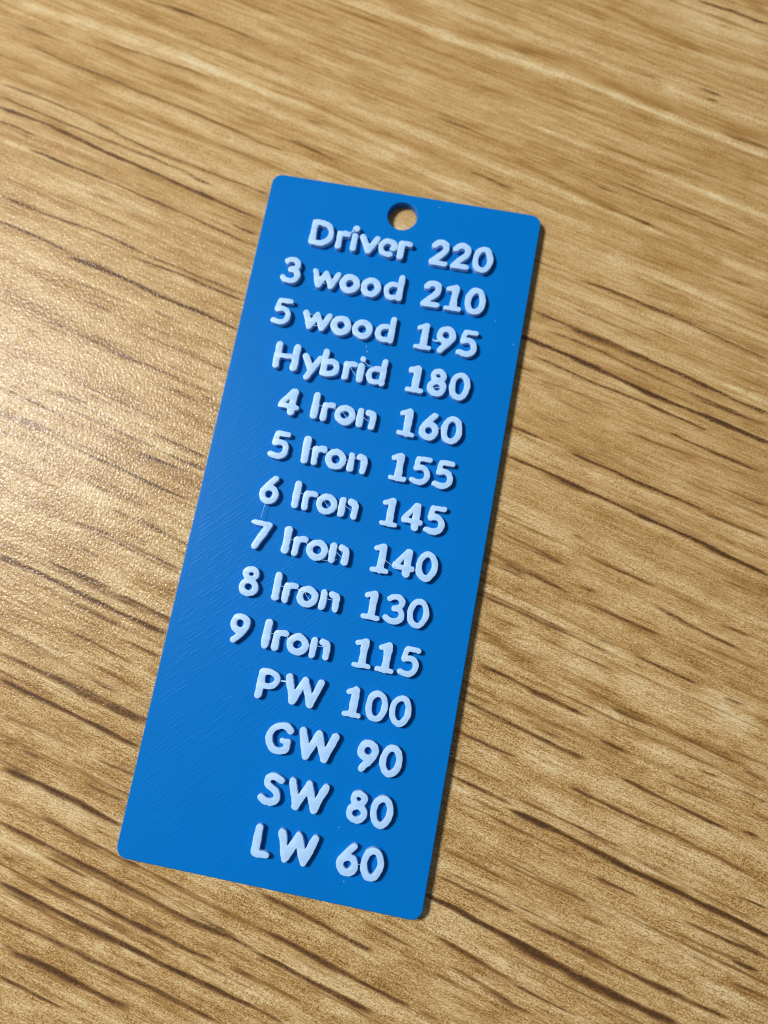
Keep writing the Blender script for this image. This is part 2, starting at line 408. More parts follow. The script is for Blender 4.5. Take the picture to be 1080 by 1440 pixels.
    (0.29, 0.75, [(57.9, -13.78), (59.6, -13.7)]),
    (0.32, 0.7, [(59.4, -20.87), (63.2, -20.47)]),
    (0.35, 0.55, [(51.1, -9.56), (53.4, -9.5)]),
    (0.35, 0.4, [(48.3, -11.45), (53.2, -11.22)]),
    (0.38, 0.42, [(55.0, -9.8), (59.3, -9.81)]),
    (0.41, 0.42, [(55.5, -7.22), (58.6, -7.82)]),
    (0.85, 0.9, [(38.3, -35.93), (41.9, -36.16), (45.4, -36.29), (48.0, -36.41), (51.7, -36.3), (54.5, -36.31), (58.1, -36.09)]),
    (0.58, 0.58, [(38.7, -33.5), (41.6, -33.4), (44.7, -33.19), (48.9, -33.55), (53.1, -33.46), (56.8, -33.36), (60.7, -33.39), (63.4, -33.06)]),
    (0.41, 0.42, [(44.3, -30.17), (47.5, -30.08)]),
    (0.38, 0.45, [(44.5, -25.6), (46.3, -25.62), (49.8, -25.66)]),
    (0.41, 0.38, [(38.7, -25.16), (40.2, -25.18)]),
    (0.41, 0.52, [(55.0, -25.73), (59.5, -25.68), (62.9, -25.61), (65.1, -25.52)]),
    (0.38, 0.4, [(59.8, -24.98), (65.0, -25.4)]),
    (0.32, 0.75, [(62.1, -27.33), (64.0, -27.24)]),
    (0.41, 0.36, [(55.0, -27.37), (62.0, -27.1)]),
    (0.64, 0.36, [(60.2, -29.85), (66.7, -30.02)]),
    (0.35, 0.55, [(40.1, -40.15), (43.6, -40.15), (47.6, -40.14)]),
    (0.35, 0.5, [(41.0, -42.18), (43.7, -41.95)]),
    (0.76, 0.2, [(36.0, -29.27), (42.8, -29.22)]),
    (1.75, -0.45, [(33.4, -20.14), (38.9, -19.89)]),
    (1.75, -0.42, [(43.1, -19.12), (50.4, -19.15), (60.3, -18.75)]),
    (0.88, -0.6, [(50.3, -28.48), (53.8, -28.75)]),
    (1.17, -0.45, [(59.0, -30.98), (64.7, -30.68)]),
    (0.58, -0.35, [(40.6, -41.28), (48.7, -40.14)]),
    (0.7, -0.3, [(42.2, -34.79), (46.5, -34.69)]),
    (0.58, -0.3, [(61.7, -22.56), (64.1, -22.83)]),
]
GRAIN = math.radians(-13.8)


def build_table():
    rng = np.random.default_rng(7)
    u_in = np.arange(-100, 90.01, 1.25)
    v_in = np.arange(-84, 104.01, 0.16)
    us = np.concatenate([[-260, -220, -180, -140], u_in, [130, 170, 210, 250]])
    vsx = np.concatenate([[-240, -190, -140, -105], v_in, [125, 160, 200, 260]])
    U, V = np.meshgrid(us, vsx)
    dark = np.zeros_like(U)
    pale = np.zeros_like(U)

    def wob(seed, L):
        r = np.random.default_rng(seed)
        k = r.uniform(0.5, 2.0, 3) * 2 * math.pi / L
        p = r.uniform(0, 6.28, 3)
        return lambda x: sum(np.sin(k[i] * x + p[i]) for i in range(3)) / 3

    def lay(w, s, pts, seed, taper=2.5):
        pts = sorted(pts)
        pu = np.array([p[0] for p in pts]); pv = np.array([p[1] for p in pts])
        lo = np.searchsorted(us, pu[0] - 6); hi = np.searchsorted(us, pu[-1] + 6)
        a = np.searchsorted(vsx, pv.min() - 4 * w - 2); b = np.searchsorted(vsx, pv.max() + 4 * w + 2)
        if hi <= lo or b <= a:
            return
        x = us[lo:hi]
        c = np.interp(x, pu, pv)
        for _ in range(2):                      # soften the corners of the polyline
            c = np.convolve(np.pad(c, 2, mode='edge'), np.ones(5) / 5, 'valid')
        c = c + 0.07 * wob(seed, 9)(x) + 0.04 * wob(seed + 5, 3.3)(x)
        L = pu[-1] - pu[0]
        tp = min(taper, max(0.8, 0.3 * L))
        env = np.clip((x - (pu[0] - tp * 0.5)) / tp, 0, 1) * np.clip((pu[-1] + tp * 0.5 - x) / tp, 0, 1)
        env = env * env * (3 - 2 * env)
        ww = w * (0.85 + 0.35 * wob(seed + 9, 14)(x)) * (0.55 + 0.45 * env)
        d = (vsx[a:b, None] - c[None, :]) / (0.47 * ww[None, :])
        amp = env * (0.9 + 0.25 * wob(seed + 13, 8)(x))
        if s > 0 and w > 0.62 and s < 0.55:                  # broad brown band, not a pore
            pale[a:b, lo:hi] -= 1.1 * s * amp[None, :] * np.exp(-np.abs(d * 0.85) ** 2.4)
        elif s > 0:
            # sharper on the upper side, trailing off below like a pore line
            g = np.where(d > 0, np.exp(-np.abs(d) ** 2.2), np.exp(-np.abs(d * 0.7) ** 1.6))
            t = s * amp[None, :] * g
            dark[a:b, lo:hi] = 1 - (1 - dark[a:b, lo:hi]) * (1 - np.clip(t, 0, 1))
        else:
            g = np.exp(-np.abs(d * 0.72) ** 2.4)
            t = -s * amp[None, :] * g
            pale[a:b, lo:hi] += t * np.clip(1 - pale[a:b, lo:hi], 0, 1)

    for i, (w, s, pts) in enumerate(STREAKS):
        lay(w, s, pts, 31 * i)
    # long lines between the traced ones
    for i in range(130):
        v0 = rng.uniform(-84, 100)
        u0 = rng.uniform(-105, 70)
        L = rng.uniform(12, 55)
        s = rng.uniform(0.14, 0.36) * (1.0 if v0 < 12 else 0.6)
        lay(rng.uniform(0.18, 0.34), s, [(u0, v0), (u0 + L / 2, v0 + rng.normal(0, 0.25)), (u0 + L, v0 + rng.normal(0, 0.4))], 5000 + i, 7)
    # fine short pores and faint bands everywhere
    for i in range(1500):
        u0 = rng.uniform(-100, 88); v0 = rng.uniform(-84, 104)
        L = rng.exponential(7) + 1.5
        sl = rng.normal(0, 0.008)
        s = rng.uniform(0.08, 0.34) * (1.2 if v0 < 15 else 0.7)
        lay(rng.uniform(0.22, 0.5), s, [(u0, v0), (u0 + L, v0 + sl * L)], 7000 + i, 3)
    for i in range(420):
        u0 = rng.uniform(-100, 80); v0 = rng.uniform(-84, 104)
        L = rng.exponential(16) + 5
        s = rng.uniform(0.10, 0.26) * rng.choice((-1, 0.5))
        lay(rng.uniform(0.7, 2.4), s, [(u0, v0), (u0 + L, v0 + rng.normal(0, 0.01) * L)], 9000 + i, 8)

    c, s_ = math.cos(GRAIN), math.sin(GRAIN)
    X = (U * c - V * s_) * MM
    Y = (U * s_ + V * c) * MM
    nv, nu = U.shape
    co = np.zeros((nv * nu, 3), np.float32)
    co[:, 0] = X.ravel(); co[:, 1] = Y.ravel()
    idx = np.arange(nv * nu).reshape(nv, nu)
    quads = np.stack([idx[:-1, :-1], idx[:-1, 1:], idx[1:, 1:], idx[1:, :-1]], -1).reshape(-1, 4)
    # rim and underside make it a slab 25 mm thick
    ring = np.concatenate([idx[0, :], idx[1:, -1], idx[-1, -2::-1], idx[-2:0:-1, 0]])
    low = co[ring].copy(); low[:, 2] = -0.025
    n0 = len(co); nr = len(ring)
    k = np.arange(nr); k2 = (k + 1) % nr
    side = np.stack([ring[k], n0 + k, n0 + k2, ring[k2]], -1)
    co = np.concatenate([co, low])
    loops = np.concatenate([quads.ravel(), side.ravel(), (n0 + k)[::-1]])
    nq = len(quads) + len(side)
    starts = np.concatenate([np.arange(nq) * 4, [nq * 4]])
    me = bpy.data.meshes.new('table_top')
    me.vertices.add(len(co)); me.vertices.foreach_set('co', co.ravel())
    me.loops.add(len(loops)); me.loops.foreach_set('vertex_index', loops.astype(np.int32))
    me.polygons.add(nq + 1); me.polygons.foreach_set('loop_start', starts.astype(np.int32))
    me.update(calc_edges=True)
    for nm, arr in (('pore', dark), ('pale', pale)):
        at = me.attributes.new(nm, 'FLOAT', 'POINT')
        full = np.zeros(len(co), np.float32); full[:n0] = arr.ravel()
        at.data.foreach_set('value', full)
    me.validate()
    return me


def wood_material():
    N = Nodes('laminate_wood')
    tc = N.new('ShaderNodeTexCoord').outputs['Object']
    mm = N.scaled(tc, 1000, 1000, 1000)
    g = N.scaled(mm, 1, 1, 1, -GRAIN)                       # u, v in mm
    pore = N.new('ShaderNodeAttribute', attribute_name='pore').outputs['Fac']
    pale = N.new('ShaderNodeAttribute', attribute_name='pale').outputs['Fac']
    long1 = N.noise(N.scaled(g, 0.03, 0.55, 1), 1.0, 3, 0.55)
    long2 = N.noise(N.scaled(g, 0.10, 2.2, 1, off=(3, 8, 2)), 1.0, 3, 0.6)
    patch = N.noise(N.scaled(g, 0.16, 0.42, 1, off=(11, 2, 5)), 1.0, 3, 0.6)
    dash = N.noise(N.scaled(g, 0.62, 3.8, 1, off=(1, 4, 9)), 1.0, 5, 0.72)
    grit = N.noise(N.scaled(g, 2.6, 6.4, 1, off=(6, 1, 3)), 1.0, 3, 0.7)
    spk = N.noise(N.scaled(g, 5.0, 7.5, 1, off=(2, 7, 3)), 1.0, 1, 0.5)
    # tone 0 (brown) .. 1 (pale); the figure gets finer and calmer towards one side of the board
    sg = N.new('ShaderNodeSeparateXYZ'); N.ln(g, sg.inputs[0])
    calm = N.sstep(sg.outputs['Y'], -25, 45, 1.15, 0.5)
    t = N.math('ADD', 0.495, N.math('MULTIPLY', N.math('SUBTRACT', long1, 0.5), 0.55))
    t = N.math('ADD', t, N.math('MULTIPLY', N.math('SUBTRACT', long2, 0.5), 0.75))
    t = N.math('ADD', t, N.math('MULTIPLY', N.math('SUBTRACT', patch, 0.5), N.math('MULTIPLY', calm, 0.70)))
    t = N.math('ADD', t, N.math('MULTIPLY', N.math('SUBTRACT', dash, 0.5), N.math('MULTIPLY', calm, 1.05)))
    t = N.math('ADD', t, N.math('MULTIPLY', N.math('SUBTRACT', grit, 0.5), N.math('MULTIPLY', calm, 1.35)))
    t = N.math('ADD', t, N.math('MULTIPLY', N.math('SUBTRACT', spk, 0.5), N.math('MULTIPLY', calm, 1.25)))
    rag = N.math('ADD', N.math('MULTIPLY', N.math('SUBTRACT', dash, 0.5), 2.4),
                 N.math('ADD', N.math('MULTIPLY', N.math('SUBTRACT', grit, 0.5), 3.4), N.math('MULTIPLY', N.math('SUBTRACT', spk, 0.5), 2.2)))
    pl = N.math('MULTIPLY', pale, N.math('ADD', 1.0, N.math('MULTIPLY', rag, 0.7)))
    t = N.math('ADD', t, N.math('MULTIPLY', pl, 0.46))
    t = N.math('SUBTRACT', t, N.math('MULTIPLY', pore, 0.25))
    ramp = N.new('ShaderNodeValToRGB')
    els = ramp.color_ramp.elements
    stops = [(0.0, (0.138, 0.064, 0.016)), (0.28, (0.270, 0.149, 0.045)), (0.50, (0.388, 0.247, 0.096)),
             (0.72, (0.490, 0.355, 0.174)), (1.0, (0.60, 0.495, 0.305))]
    els[0].position, els[0].color = stops[0][0], (*stops[0][1], 1)
    els[1].position, els[1].color = stops[-1][0], (*stops[-1][1], 1)
    for p, c in stops[1:-1]:
        e = els.new(p); e.color = (*c, 1)
    N.ln(t, ramp.inputs['Fac'])
    pd = N.math('MULTIPLY', pore, N.math('ADD', 1.0, N.math('MULTIPLY', rag, 1.1)))
    brown = N.sstep(pd, 0.05, 0.44)
    pd = N.sstep(pd, 0.22, 0.70)
    col = N.mix(N.math('MULTIPLY', brown, 0.86), ramp.outputs['Color'], (0.155, 0.078, 0.026))
    col = N.mix(N.math('MULTIPLY', pd, 0.95), col, (0.058, 0.027, 0.011))
    N.ln(col, N.bsdf.inputs['Base Color'])
    # pebbled lacquer over the print
    iso = N.scaled(mm, 1, 0.78, 1, math.radians(12))
    peb = N.noise(iso, 3.2, 1.0, 0.5)
    peb2 = N.noise(N.scaled(mm, 1, 1, 1, off=(5, 3, 1)), 5.0, 0.5, 0.5)
    h = N.math('ADD', N.math('MULTIPLY', peb, 1.0), N.math('MULTIPLY', peb2, 0.30))
    N.ln(N.bump(h, 0.000072), N.bsdf.inputs['Coat Normal'])
    h2 = N.math('SUBTRACT', N.math('MULTIPLY', grit, 0.5), N.math('MULTIPLY', pd, 0.6))
    N.ln(N.bump(N.math('ADD', h2, peb), 0.00003), N.bsdf.inputs['Normal'])
    N.bsdf.inputs['Roughness'].default_value = 0.45
    N.bsdf.inputs['Specular IOR Level'].default_value = 0.12
    N.bsdf.inputs['Coat Weight'].default_value = 0.28
    N.bsdf.inputs['Coat Roughness'].default_value = 0.17
    N.bsdf.inputs['Coat IOR'].default_value = 1.42
    return N.mat


table = link('table_top', build_table(), wood_material())
table['kind'] = 'structure'
table['label'] = 'wood grain laminate table top with dark brown pore lines'


# ------------------------------------------------------------------ tag materials
def plate_material():
    N = Nodes('blue_printed_plastic')
    tc = N.new('ShaderNodeTexCoord').outputs['Object']
    mm = N.scaled(tc, 1000, 1000, 1000)
    sep = N.new('ShaderNodeSeparateXYZ'); N.ln(mm, sep.inputs[0])
    x, y = sep.outputs['X'], sep.outputs['Y']
    wobn = N.noise(mm, 0.7, 2, 0.5)
    dx = N.math('SUBTRACT', PLATE_W / 2, N.math('ABSOLUTE', x))
    dy = N.math('SUBTRACT', PLATE_H / 2, N.math('ABSOLUTE', y))
    d = N.math('MINIMUM', dx, dy)
    diag = N.math('MULTIPLY', N.math('SUBTRACT', x, y), 0.70711)      # raster lines run at 45 degrees
    diag = N.math('ADD', diag, N.math('MULTIPLY', wobn, 0.18))
    raster = N.math('SINE', N.math('MULTIPLY', diag, 2 * math.pi / 0.46))
    raster = N.math('POWER', N.math('ABSOLUTE', N.math('MULTIPLY_ADD', raster, 0.5, 0.5)), 0.6)
    breaks = N.sstep(N.noise(N.scaled(N.scaled(mm, 1, 1, 1, math.radians(-45)), 0.4, 2.2, 1), 1.0, 2, 0.6), 0.46, 0.66)
    raster = N.math('MULTIPLY', raster, N.math('MULTIPLY_ADD', breaks, 1.3, 0.05))
    along = N.math('ADD', x, y)
    loops_ = N.math('SINE', N.math('MULTIPLY', along, 2 * math.pi / 0.92))
    perim = N.math('SINE', N.math('MULTIPLY', N.math('ADD', d, N.math('MULTIPLY', loops_, 0.05)), 2 * math.pi / 0.45))
    perim = N.math('MULTIPLY_ADD', perim, 0.16, 0.4)
    inside = N.sstep(N.math('ADD', d, N.math('MULTIPLY', loops_, 0.12)), 0.85, 1.05)
    mixh = N.new('ShaderNodeMix'); mixh.data_type = 'FLOAT'
    N.ln(inside, mixh.inputs[0]); N.ln(perim, mixh.inputs[2]); N.ln(raster, mixh.inputs[3])
    lump = N.noise(mm, 1.7, 3, 0.6)
    pim = N.new('ShaderNodeTexVoronoi'); pim.inputs['Scale'].default_value = 0.42
    N.ln(mm, pim.inputs['Vector'])
    dots = N.sstep(pim.outputs['Distance'], 0.03, 0.11, 1.0, 0.0)
    h = N.math('ADD', mixh.outputs[0], N.math('MULTIPLY', lump, 0.22))
    h = N.math('ADD', h, N.math('MULTIPLY', dots, 0.8))
    N.ln(N.bump(h, 0.0000075), N.bsdf.inputs['Normal'])
    tint = N.noise(mm, 0.12, 2, 0.5)
    col = N.mix(tint, (0.0, 0.124, 0.435), (0.0, 0.140, 0.480))
    dust = N.new('ShaderNodeTexVoronoi'); dust.inputs['Scale'].default_value = 0.55
    N.ln(N.scaled(mm, 1, 1, 1, 0.4, (3.3, 1.7, 0)), dust.inputs['Vector'])
    few = N.new('ShaderNodeSeparateColor'); N.ln(dust.outputs['Color'], few.inputs[0])
    speck = N.math('MULTIPLY', N.sstep(dust.outputs['Distance'], 0.02, 0.055, 1.0, 0.0), N.sstep(few.outputs[0], 0.80, 0.95))
    col = N.mix(N.math('MULTIPLY', speck, 0.45), col, (0.35, 0.5, 0.7))
    N.ln(col, N.bsdf.inputs['Base Color'])
    N.bsdf.inputs['Roughness'].default_value = 0.33
    N.bsdf.inputs['Specular IOR Level'].default_value = 0.10
    N.bsdf.inputs['IOR'].default_value = 1.46
    return N.mat


def letter_material():
    N = Nodes('pale_blue_printed_plastic')
    tc = N.new('ShaderNodeTexCoord').outputs['Object']
    mm = N.scaled(tc, 1000, 1000, 1000)
    a = N.noise(mm, 1.3, 2, 0.6)
    b = N.noise(mm, 4.5, 2, 0.6)
    f = N.math('ADD', N.math('MULTIPLY', a, 0.6), N.math('MULTIPLY', b, 0.4))
    f = N.sstep(f, 0.32, 0.70)
    col = N.mix(f, (0.305, 0.505, 0.790), (0.365, 0.565, 0.840))
    N.ln(col, N.bsdf.inputs['Base Color'])
    h = N.math('ADD', N.math('MULTIPLY', a, 1.0), N.math('MULTIPLY', b, 0.6))
    N.ln(N.bump(h, 0.00002), N.bsdf.inputs['Normal'])
    N.bsdf.inputs['Roughness'].default_value = 0.40
    N.bsdf.inputs['IOR'].default_value = 1.46
    N.bsdf.inputs['Subsurface Weight'].default_value = 0.08
    N.bsdf.inputs['Subsurface Radius'].default_value = (0.6, 0.8, 1.0)
    N.bsdf.inputs['Subsurface Scale'].default_value = 0.00035
    return N.mat


blue = plate_material()
pale_blue = letter_material()

# ------------------------------------------------------------------ tag
tag = bpy.data.objects.new('golf_club_distance_tag', None)
scene.collection.objects.link(tag)
tag.empty_display_size = 0.01
tag['label'] = 'blue plastic tag with raised pale blue golf club distances and a hole'
tag['category'] = 'tag'


def outline_mesh(name, loops, z0, z1, bevel, res=2):
    """Closed outlines (mm, holes included) as one solid between z0 and z1 with rounded edges."""
    cu = bpy.data.curves.new(name, 'CURVE')
    cu.dimensions = '2D'
    cu.fill_mode = 'BOTH'
    for pts in loops:
        sp = cu.splines.new('POLY')
        sp.points.add(len(pts) - 1)
        for p, (x, y) in zip(sp.points, pts):
            p.co = (x, y, 0, 1)
        sp.use_cyclic_u = True
    cu.extrude = (z1 - z0) / 2 - bevel
    cu.bevel_depth = bevel
    cu.bevel_resolution = res
    cu.offset = -bevel
    tmp = bpy.data.objects.new(name, cu)
    me = bpy.data.meshes.new_from_object(tmp)
    me.transform(Matrix.Scale(MM, 4) @ Matrix.Translation((0, 0, (z0 + z1) / 2)))
    bpy.data.objects.remove(tmp)
    bpy.data.curves.remove(cu)
    me.name = name
    bm = bmesh.new(); bm.from_mesh(me)
    bmesh.ops.remove_doubles(bm, verts=bm.verts, dist=1e-7)
    bmesh.ops.recalc_face_normals(bm, faces=bm.faces)
    bm.to_mesh(me); bm.free()
    return me


def rounded_rect(w, h, r, n=10):
    out = []
    for cx, cy, a0 in ((w / 2 - r, h / 2 - r, 0), (-w / 2 + r, h / 2 - r, 90), (-w / 2 + r, -h / 2 + r, 180), (w / 2 - r, -h / 2 + r, 270)):
        for k in range(n + 1):
            a = math.radians(a0 + 90 * k / n)
            out.append((cx + r * math.cos(a), cy + r * math.sin(a)))
    return out


hole = [(0.0 + 1.93 * math.cos(-2 * math.pi * k / 64), 40.70 + 1.93 * math.sin(-2 * math.pi * k / 64)) for k in range(64)]
plate = link('plate', outline_mesh('plate', [rounded_rect(PLATE_W, PLATE_H, 1.35), hole], 0.0, PLATE_T, 0.15, 3), blue, tag)

# glyphs as strokes laid by the printer: (width, points) in mm, x from the glyph's middle, y from the baseline


def arc(cx, cy, rx, ry, a0, a1, n=28):
    return [(cx + rx * math.cos(math.radians(a0 + (a1 - a0) * k / n)), cy + ry * math.sin(math.radians(a0 + (a1 - a0) * k / n))) for k in range(n + 1)]


def spline(pts, n=8):
    """Catmull-Rom through the points."""
    P = [pts[0]] + list(pts) + [pts[-1]]
    out = []
    for i in range(1, len(P) - 2):
        p0, p1, p2, p3 = P[i - 1], P[i], P[i + 1], P[i + 2]
        for k in range(n):
            t = k / n
            out.append(tuple(0.5 * (2 * p1[j] + (p2[j] - p0[j]) * t + (2 * p0[j] - 5 * p1[j] + 4 * p2[j] - p3[j]) * t * t
                                    + (3 * p1[j] - p0[j] - 3 * p2[j] + p3[j]) * t ** 3) for j in (0, 1)))
    out.append(tuple(pts[-1]))
    return out


GLYPH = {
    '0': [(0.74, arc(0, 1.81, 0.95, 1.46, 0, 360, 40))],
    '1': [(0.92, [(0.13, 0.42), (0.13, 3.12)]), (0.66, [(0.13, 3.22), (-0.72, 2.86)]), (0.60, [(-0.78, 0.31), (0.92, 0.31)])],
    '2': [(0.78, spline([(-0.80, 2.72), (-0.45, 3.14), (0.12, 3.24), (0.70, 2.95), (0.74, 2.35), (0.35, 1.70), (-0.30, 0.98), (-0.80, 0.45)])),
          (0.70, [(-0.85, 0.38), (0.90, 0.38)])],
    '3': [(0.72, spline([(-0.78, 2.95), (-0.35, 3.24), (0.25, 3.24), (0.74, 2.85), (0.62, 2.25), (0.05, 1.98)])),
          (0.72, spline([(-0.10, 1.92), (0.55, 1.82), (0.90, 1.32), (0.78, 0.72), (0.20, 0.38), (-0.45, 0.40), (-0.92, 0.72)]))],
    '4': [(0.70, [(0.30, 3.20), (-0.98, 1.32)]), (0.66, [(-1.0, 1.15), (1.08, 1.15)]), (0.92, [(0.48, 3.10), (0.48, 0.45)])],
    '5': [(0.64, [(-0.42, 3.29), (0.88, 3.29)]), (0.68, [(-0.50, 3.22), (-0.66, 2.08)]),
          (0.72, spline([(-0.60, 2.02), (0.05, 2.22), (0.62, 1.98), (0.86, 1.42), (0.74, 0.78), (0.25, 0.42), (-0.35, 0.38), (-0.90, 0.52)]))],
    '6': [(0.78, spline([(0.50, 3.26), (0.0, 2.68), (-0.50, 2.02), (-0.82, 1.45)])), (0.76, arc(0.02, 1.21, 0.86, 0.84, 0, 360, 36))],
    '7': [(0.68, [(-0.95, 3.26), (0.92, 3.26)]), (0.84, [(0.86, 3.16), (-0.38, 0.44)])],
    '8': [(0.70, arc(0.0, 2.70, 0.66, 0.58, 0, 360, 32)), (0.74, arc(0.0, 1.14, 0.84, 0.77, 0, 360, 36))],
    '9': [(0.78, spline([(-0.46, 0.38), (0.05, 0.96), (0.52, 1.58), (0.82, 2.15)])), (0.76, arc(0.0, 2.41, 0.84, 0.84, 0, 360, 36))],
    'D': [(0.86, [(-1.12, 0.46), (-1.12, 3.18)]),
          (0.76, spline([(-1.10, 3.24), (-0.2, 3.24), (0.65, 2.98), (1.12, 2.35), (1.16, 1.50), (0.80, 0.80), (0.10, 0.42), (-1.10, 0.38)]))],
    'r': [(0.82, [(-0.44, 0.44), (-0.44, 2.14)]), (0.74, spline([(-0.44, 1.72), (-0.20, 2.12), (0.18, 2.26), (0.60, 2.24)]))],
    'i': [(0.84, [(0, 0.44), (0, 2.18)]), (0.80, [(0, 3.16), (0.02, 3.18)])],
    'v': [(0.82, [(-0.95, 2.24), (0.0, 0.46), (0.95, 2.24)])],
    'e': [(0.70, spline([(0.66, 1.24), (0.86, 1.50), (0.68, 2.00), (0.20, 2.24), (-0.45, 2.10), (-0.88, 1.50), (-0.80, 0.88), (-0.35, 0.44), (0.25, 0.40)])),
          (0.40, [(0.42, 1.26), (0.74, 1.36)]), (0.58, [(0.25, 0.40), (0.50, 0.44)])],
    'w': [(0.78, [(-1.50, 2.24), (-0.80, 0.48), (0.0, 2.18), (0.80, 0.48), (1.50, 2.24)])],
    'o': [(0.80, arc(0, 1.30, 0.92, 0.92, 0, 360, 36))],
    'd': [(0.80, [(0.84, 0.46), (0.84, 3.28)]), (0.72, spline([(0.16, 2.20), (-0.34, 2.14), (-0.80, 1.74), (-0.90, 1.18), (-0.62, 0.62), (-0.14, 0.42), (0.26, 0.48)]))],
    'b': [(0.80, [(-0.84, 0.50), (-0.84, 3.28)]), (0.72, spline([(-0.78, 0.46), (-0.05, 0.42), (0.62, 0.76), (0.84, 1.38), (0.58, 1.96), (0.06, 2.14), (-0.28, 2.02)]))],
    'H': [(0.88, [(-1.16, 0.45), (-1.16, 3.16)]), (0.88, [(1.16, 0.45), (1.16, 3.16)]), (0.62, [(-1.1, 1.82), (1.1, 1.82)])],
    'y': [(0.82, [(-0.86, 2.22), (0.02, 0.62)]), (0.80, [(0.95, 2.24), (-0.30, -0.42)])],
    'n': [(0.82, [(-0.84, 0.44), (-0.84, 2.16)]), (0.80, spline([(0.78, 0.44), (0.80, 1.30), (0.66, 1.94), (0.16, 2.14)], 6))],
    'I': [(0.92, [(0, 0.53), (0, 3.12)])],
    'P': [(0.88, [(-0.98, 0.46), (-0.98, 3.16)]),
          (0.74, spline([(-0.96, 3.24), (-0.10, 3.25), (0.66, 3.02), (0.92, 2.46), (0.64, 1.86), (-0.10, 1.64), (-0.90, 1.64)]))],
    'W': [(0.88, [(-1.93, 3.16), (-1.08, 0.48), (0.0, 3.12), (1.05, 0.48), (1.93, 3.16)])],
    'G': [(0.80, spline([(1.18, 2.92), (0.65, 3.22), (-0.05, 3.22), (-0.80, 2.84), (-1.16, 2.10), (-1.08, 1.28), (-0.62, 0.64), (0.10, 0.40), (0.72, 0.50), (1.05, 0.72)])),
          (0.80, [(1.06, 0.76), (1.06, 1.58)]), (0.62, [(1.0, 1.62), (0.42, 1.64)])],
    'S': [(0.78, spline([(0.92, 2.96), (0.45, 3.22), (-0.15, 3.22), (-0.66, 2.86), (-0.56, 2.34), (0.05, 1.94), (0.62, 1.56), (0.80, 1.02), (0.50, 0.52), (-0.10, 0.38), (-0.62, 0.46), (-1.02, 0.72)]))],
    'L': [(0.96, [(-0.52, 0.50), (-0.52, 3.14)]), (0.78, [(-0.55, 0.41), (0.82, 0.41)])],
}

PITCH = 5.747
Y_FIRST = 34.298 + 0.0
N3 = (5.77, 8.58, 11.40)
ROWS = [
    [('D', -9.78), ('r', -6.98), ('i', -5.46), ('v', -3.45), ('e', -0.95), ('r', 1.20)] + list(zip('220', N3)),
    [('3', -12.66), ('w', -8.05), ('o', -4.85), ('o', -2.08), ('d', 0.84)] + list(zip('210', N3)),
    [('5', -12.66), ('w', -8.05), ('o', -4.85), ('o', -2.08), ('d', 0.84)] + list(zip('195', N3)),
    [('H', -10.84), ('y', -7.52), ('b', -5.08), ('r', -2.62), ('i', -1.20), ('d', 0.80)] + list(zip('180', N3)),
]
for first, num in (('4', '160'), ('5', '155'), ('6', '145'), ('7', '140'), ('8', '130'), ('9', '115')):
    ROWS.append([(first, -9.30), ('I', -5.92), ('r', -4.24), ('o', -2.04), ('n', 0.72)] + list(zip(num, N3)))
ROWS += [
    [('P', -4.45), ('W', -0.25)] + list(zip('100', N3)),
    [('G', -1.94), ('W', 2.60)] + list(zip('90', N3[1:])),
    [('S', -1.60), ('W', 2.60)] + list(zip('80', N3[1:])),
    [('L', -1.52), ('W', 2.58)] + list(zip('60', N3[1:])),
]


def seg_dist(X, Y, a, b):
    ax, ay = a; bx, by = b
    dx, dy = bx - ax, by - ay
    L2 = dx * dx + dy * dy + 1e-12
    t = np.clip(((X - ax) * dx + (Y - ay) * dy) / L2, 0, 1)
    return np.hypot(X - ax - t * dx, Y - ay - t * dy)


def contours(F, xs, ys):
    """Marching squares around F < 0: closed loops of points."""
    nxt = {}
    pos = {}

    def edge(i, j, horiz):
        key = (i, j, horiz)
        if key not in pos:
            if horiz:
                a, b = F[j, i], F[j, i + 1]
                t = a / (a - b)
                pos[key] = (xs[i] + t * (xs[i + 1] - xs[i]), ys[j])
            else:
                a, b = F[j, i], F[j + 1, i]
                t = a / (a - b)
                pos[key] = (xs[i], ys[j] + t * (ys[j + 1] - ys[j]))
        return key

    ins = F < 0
    ny, nx = F.shape
    code = ins[:-1, :-1] * 1 + ins[:-1, 1:] * 2 + ins[1:, 1:] * 4 + ins[1:, :-1] * 8
    table_ = {1: 'LB', 2: 'BR', 3: 'LR', 4: 'RT', 6: 'BT', 7: 'LT', 8: 'TL', 9: 'TB', 11: 'TR', 12: 'RL', 13: 'RB', 14: 'BL', 5: 'LBRT', 10: 'BRTL'}
    for j, i in zip(*np.nonzero((code > 0) & (code < 15))):
        e = {'B': (i, j, True), 'T': (i, j + 1, True), 'L': (i, j, False), 'R': (i + 1, j, False)}
        s = table_[int(code[j, i])]
        for k in range(0, len(s), 2):
            nxt[edge(*e[s[k]])] = edge(*e[s[k + 1]])
    loops = []
    left = set(nxt)
    while left:
        k = k0 = next(iter(left))
        pts = []
        while k in left:
            left.discard(k)
            pts.append(pos[k])
            k = nxt.get(k, k0)
        if len(pts) > 8:
            loops.append(pts)
    return loops


def tidy(pts, n=2, step=0.09):
    P = np.array(pts)
    for _ in range(n):
        P = 0.25 * np.roll(P, 1, 0) + 0.5 * P + 0.25 * np.roll(P, -1, 0)
    out = [P[0]]
    for p in P[1:]:
        if np.hypot(*(p - out[-1])) > step:
            out.append(p)
    return [tuple(p) for p in out]


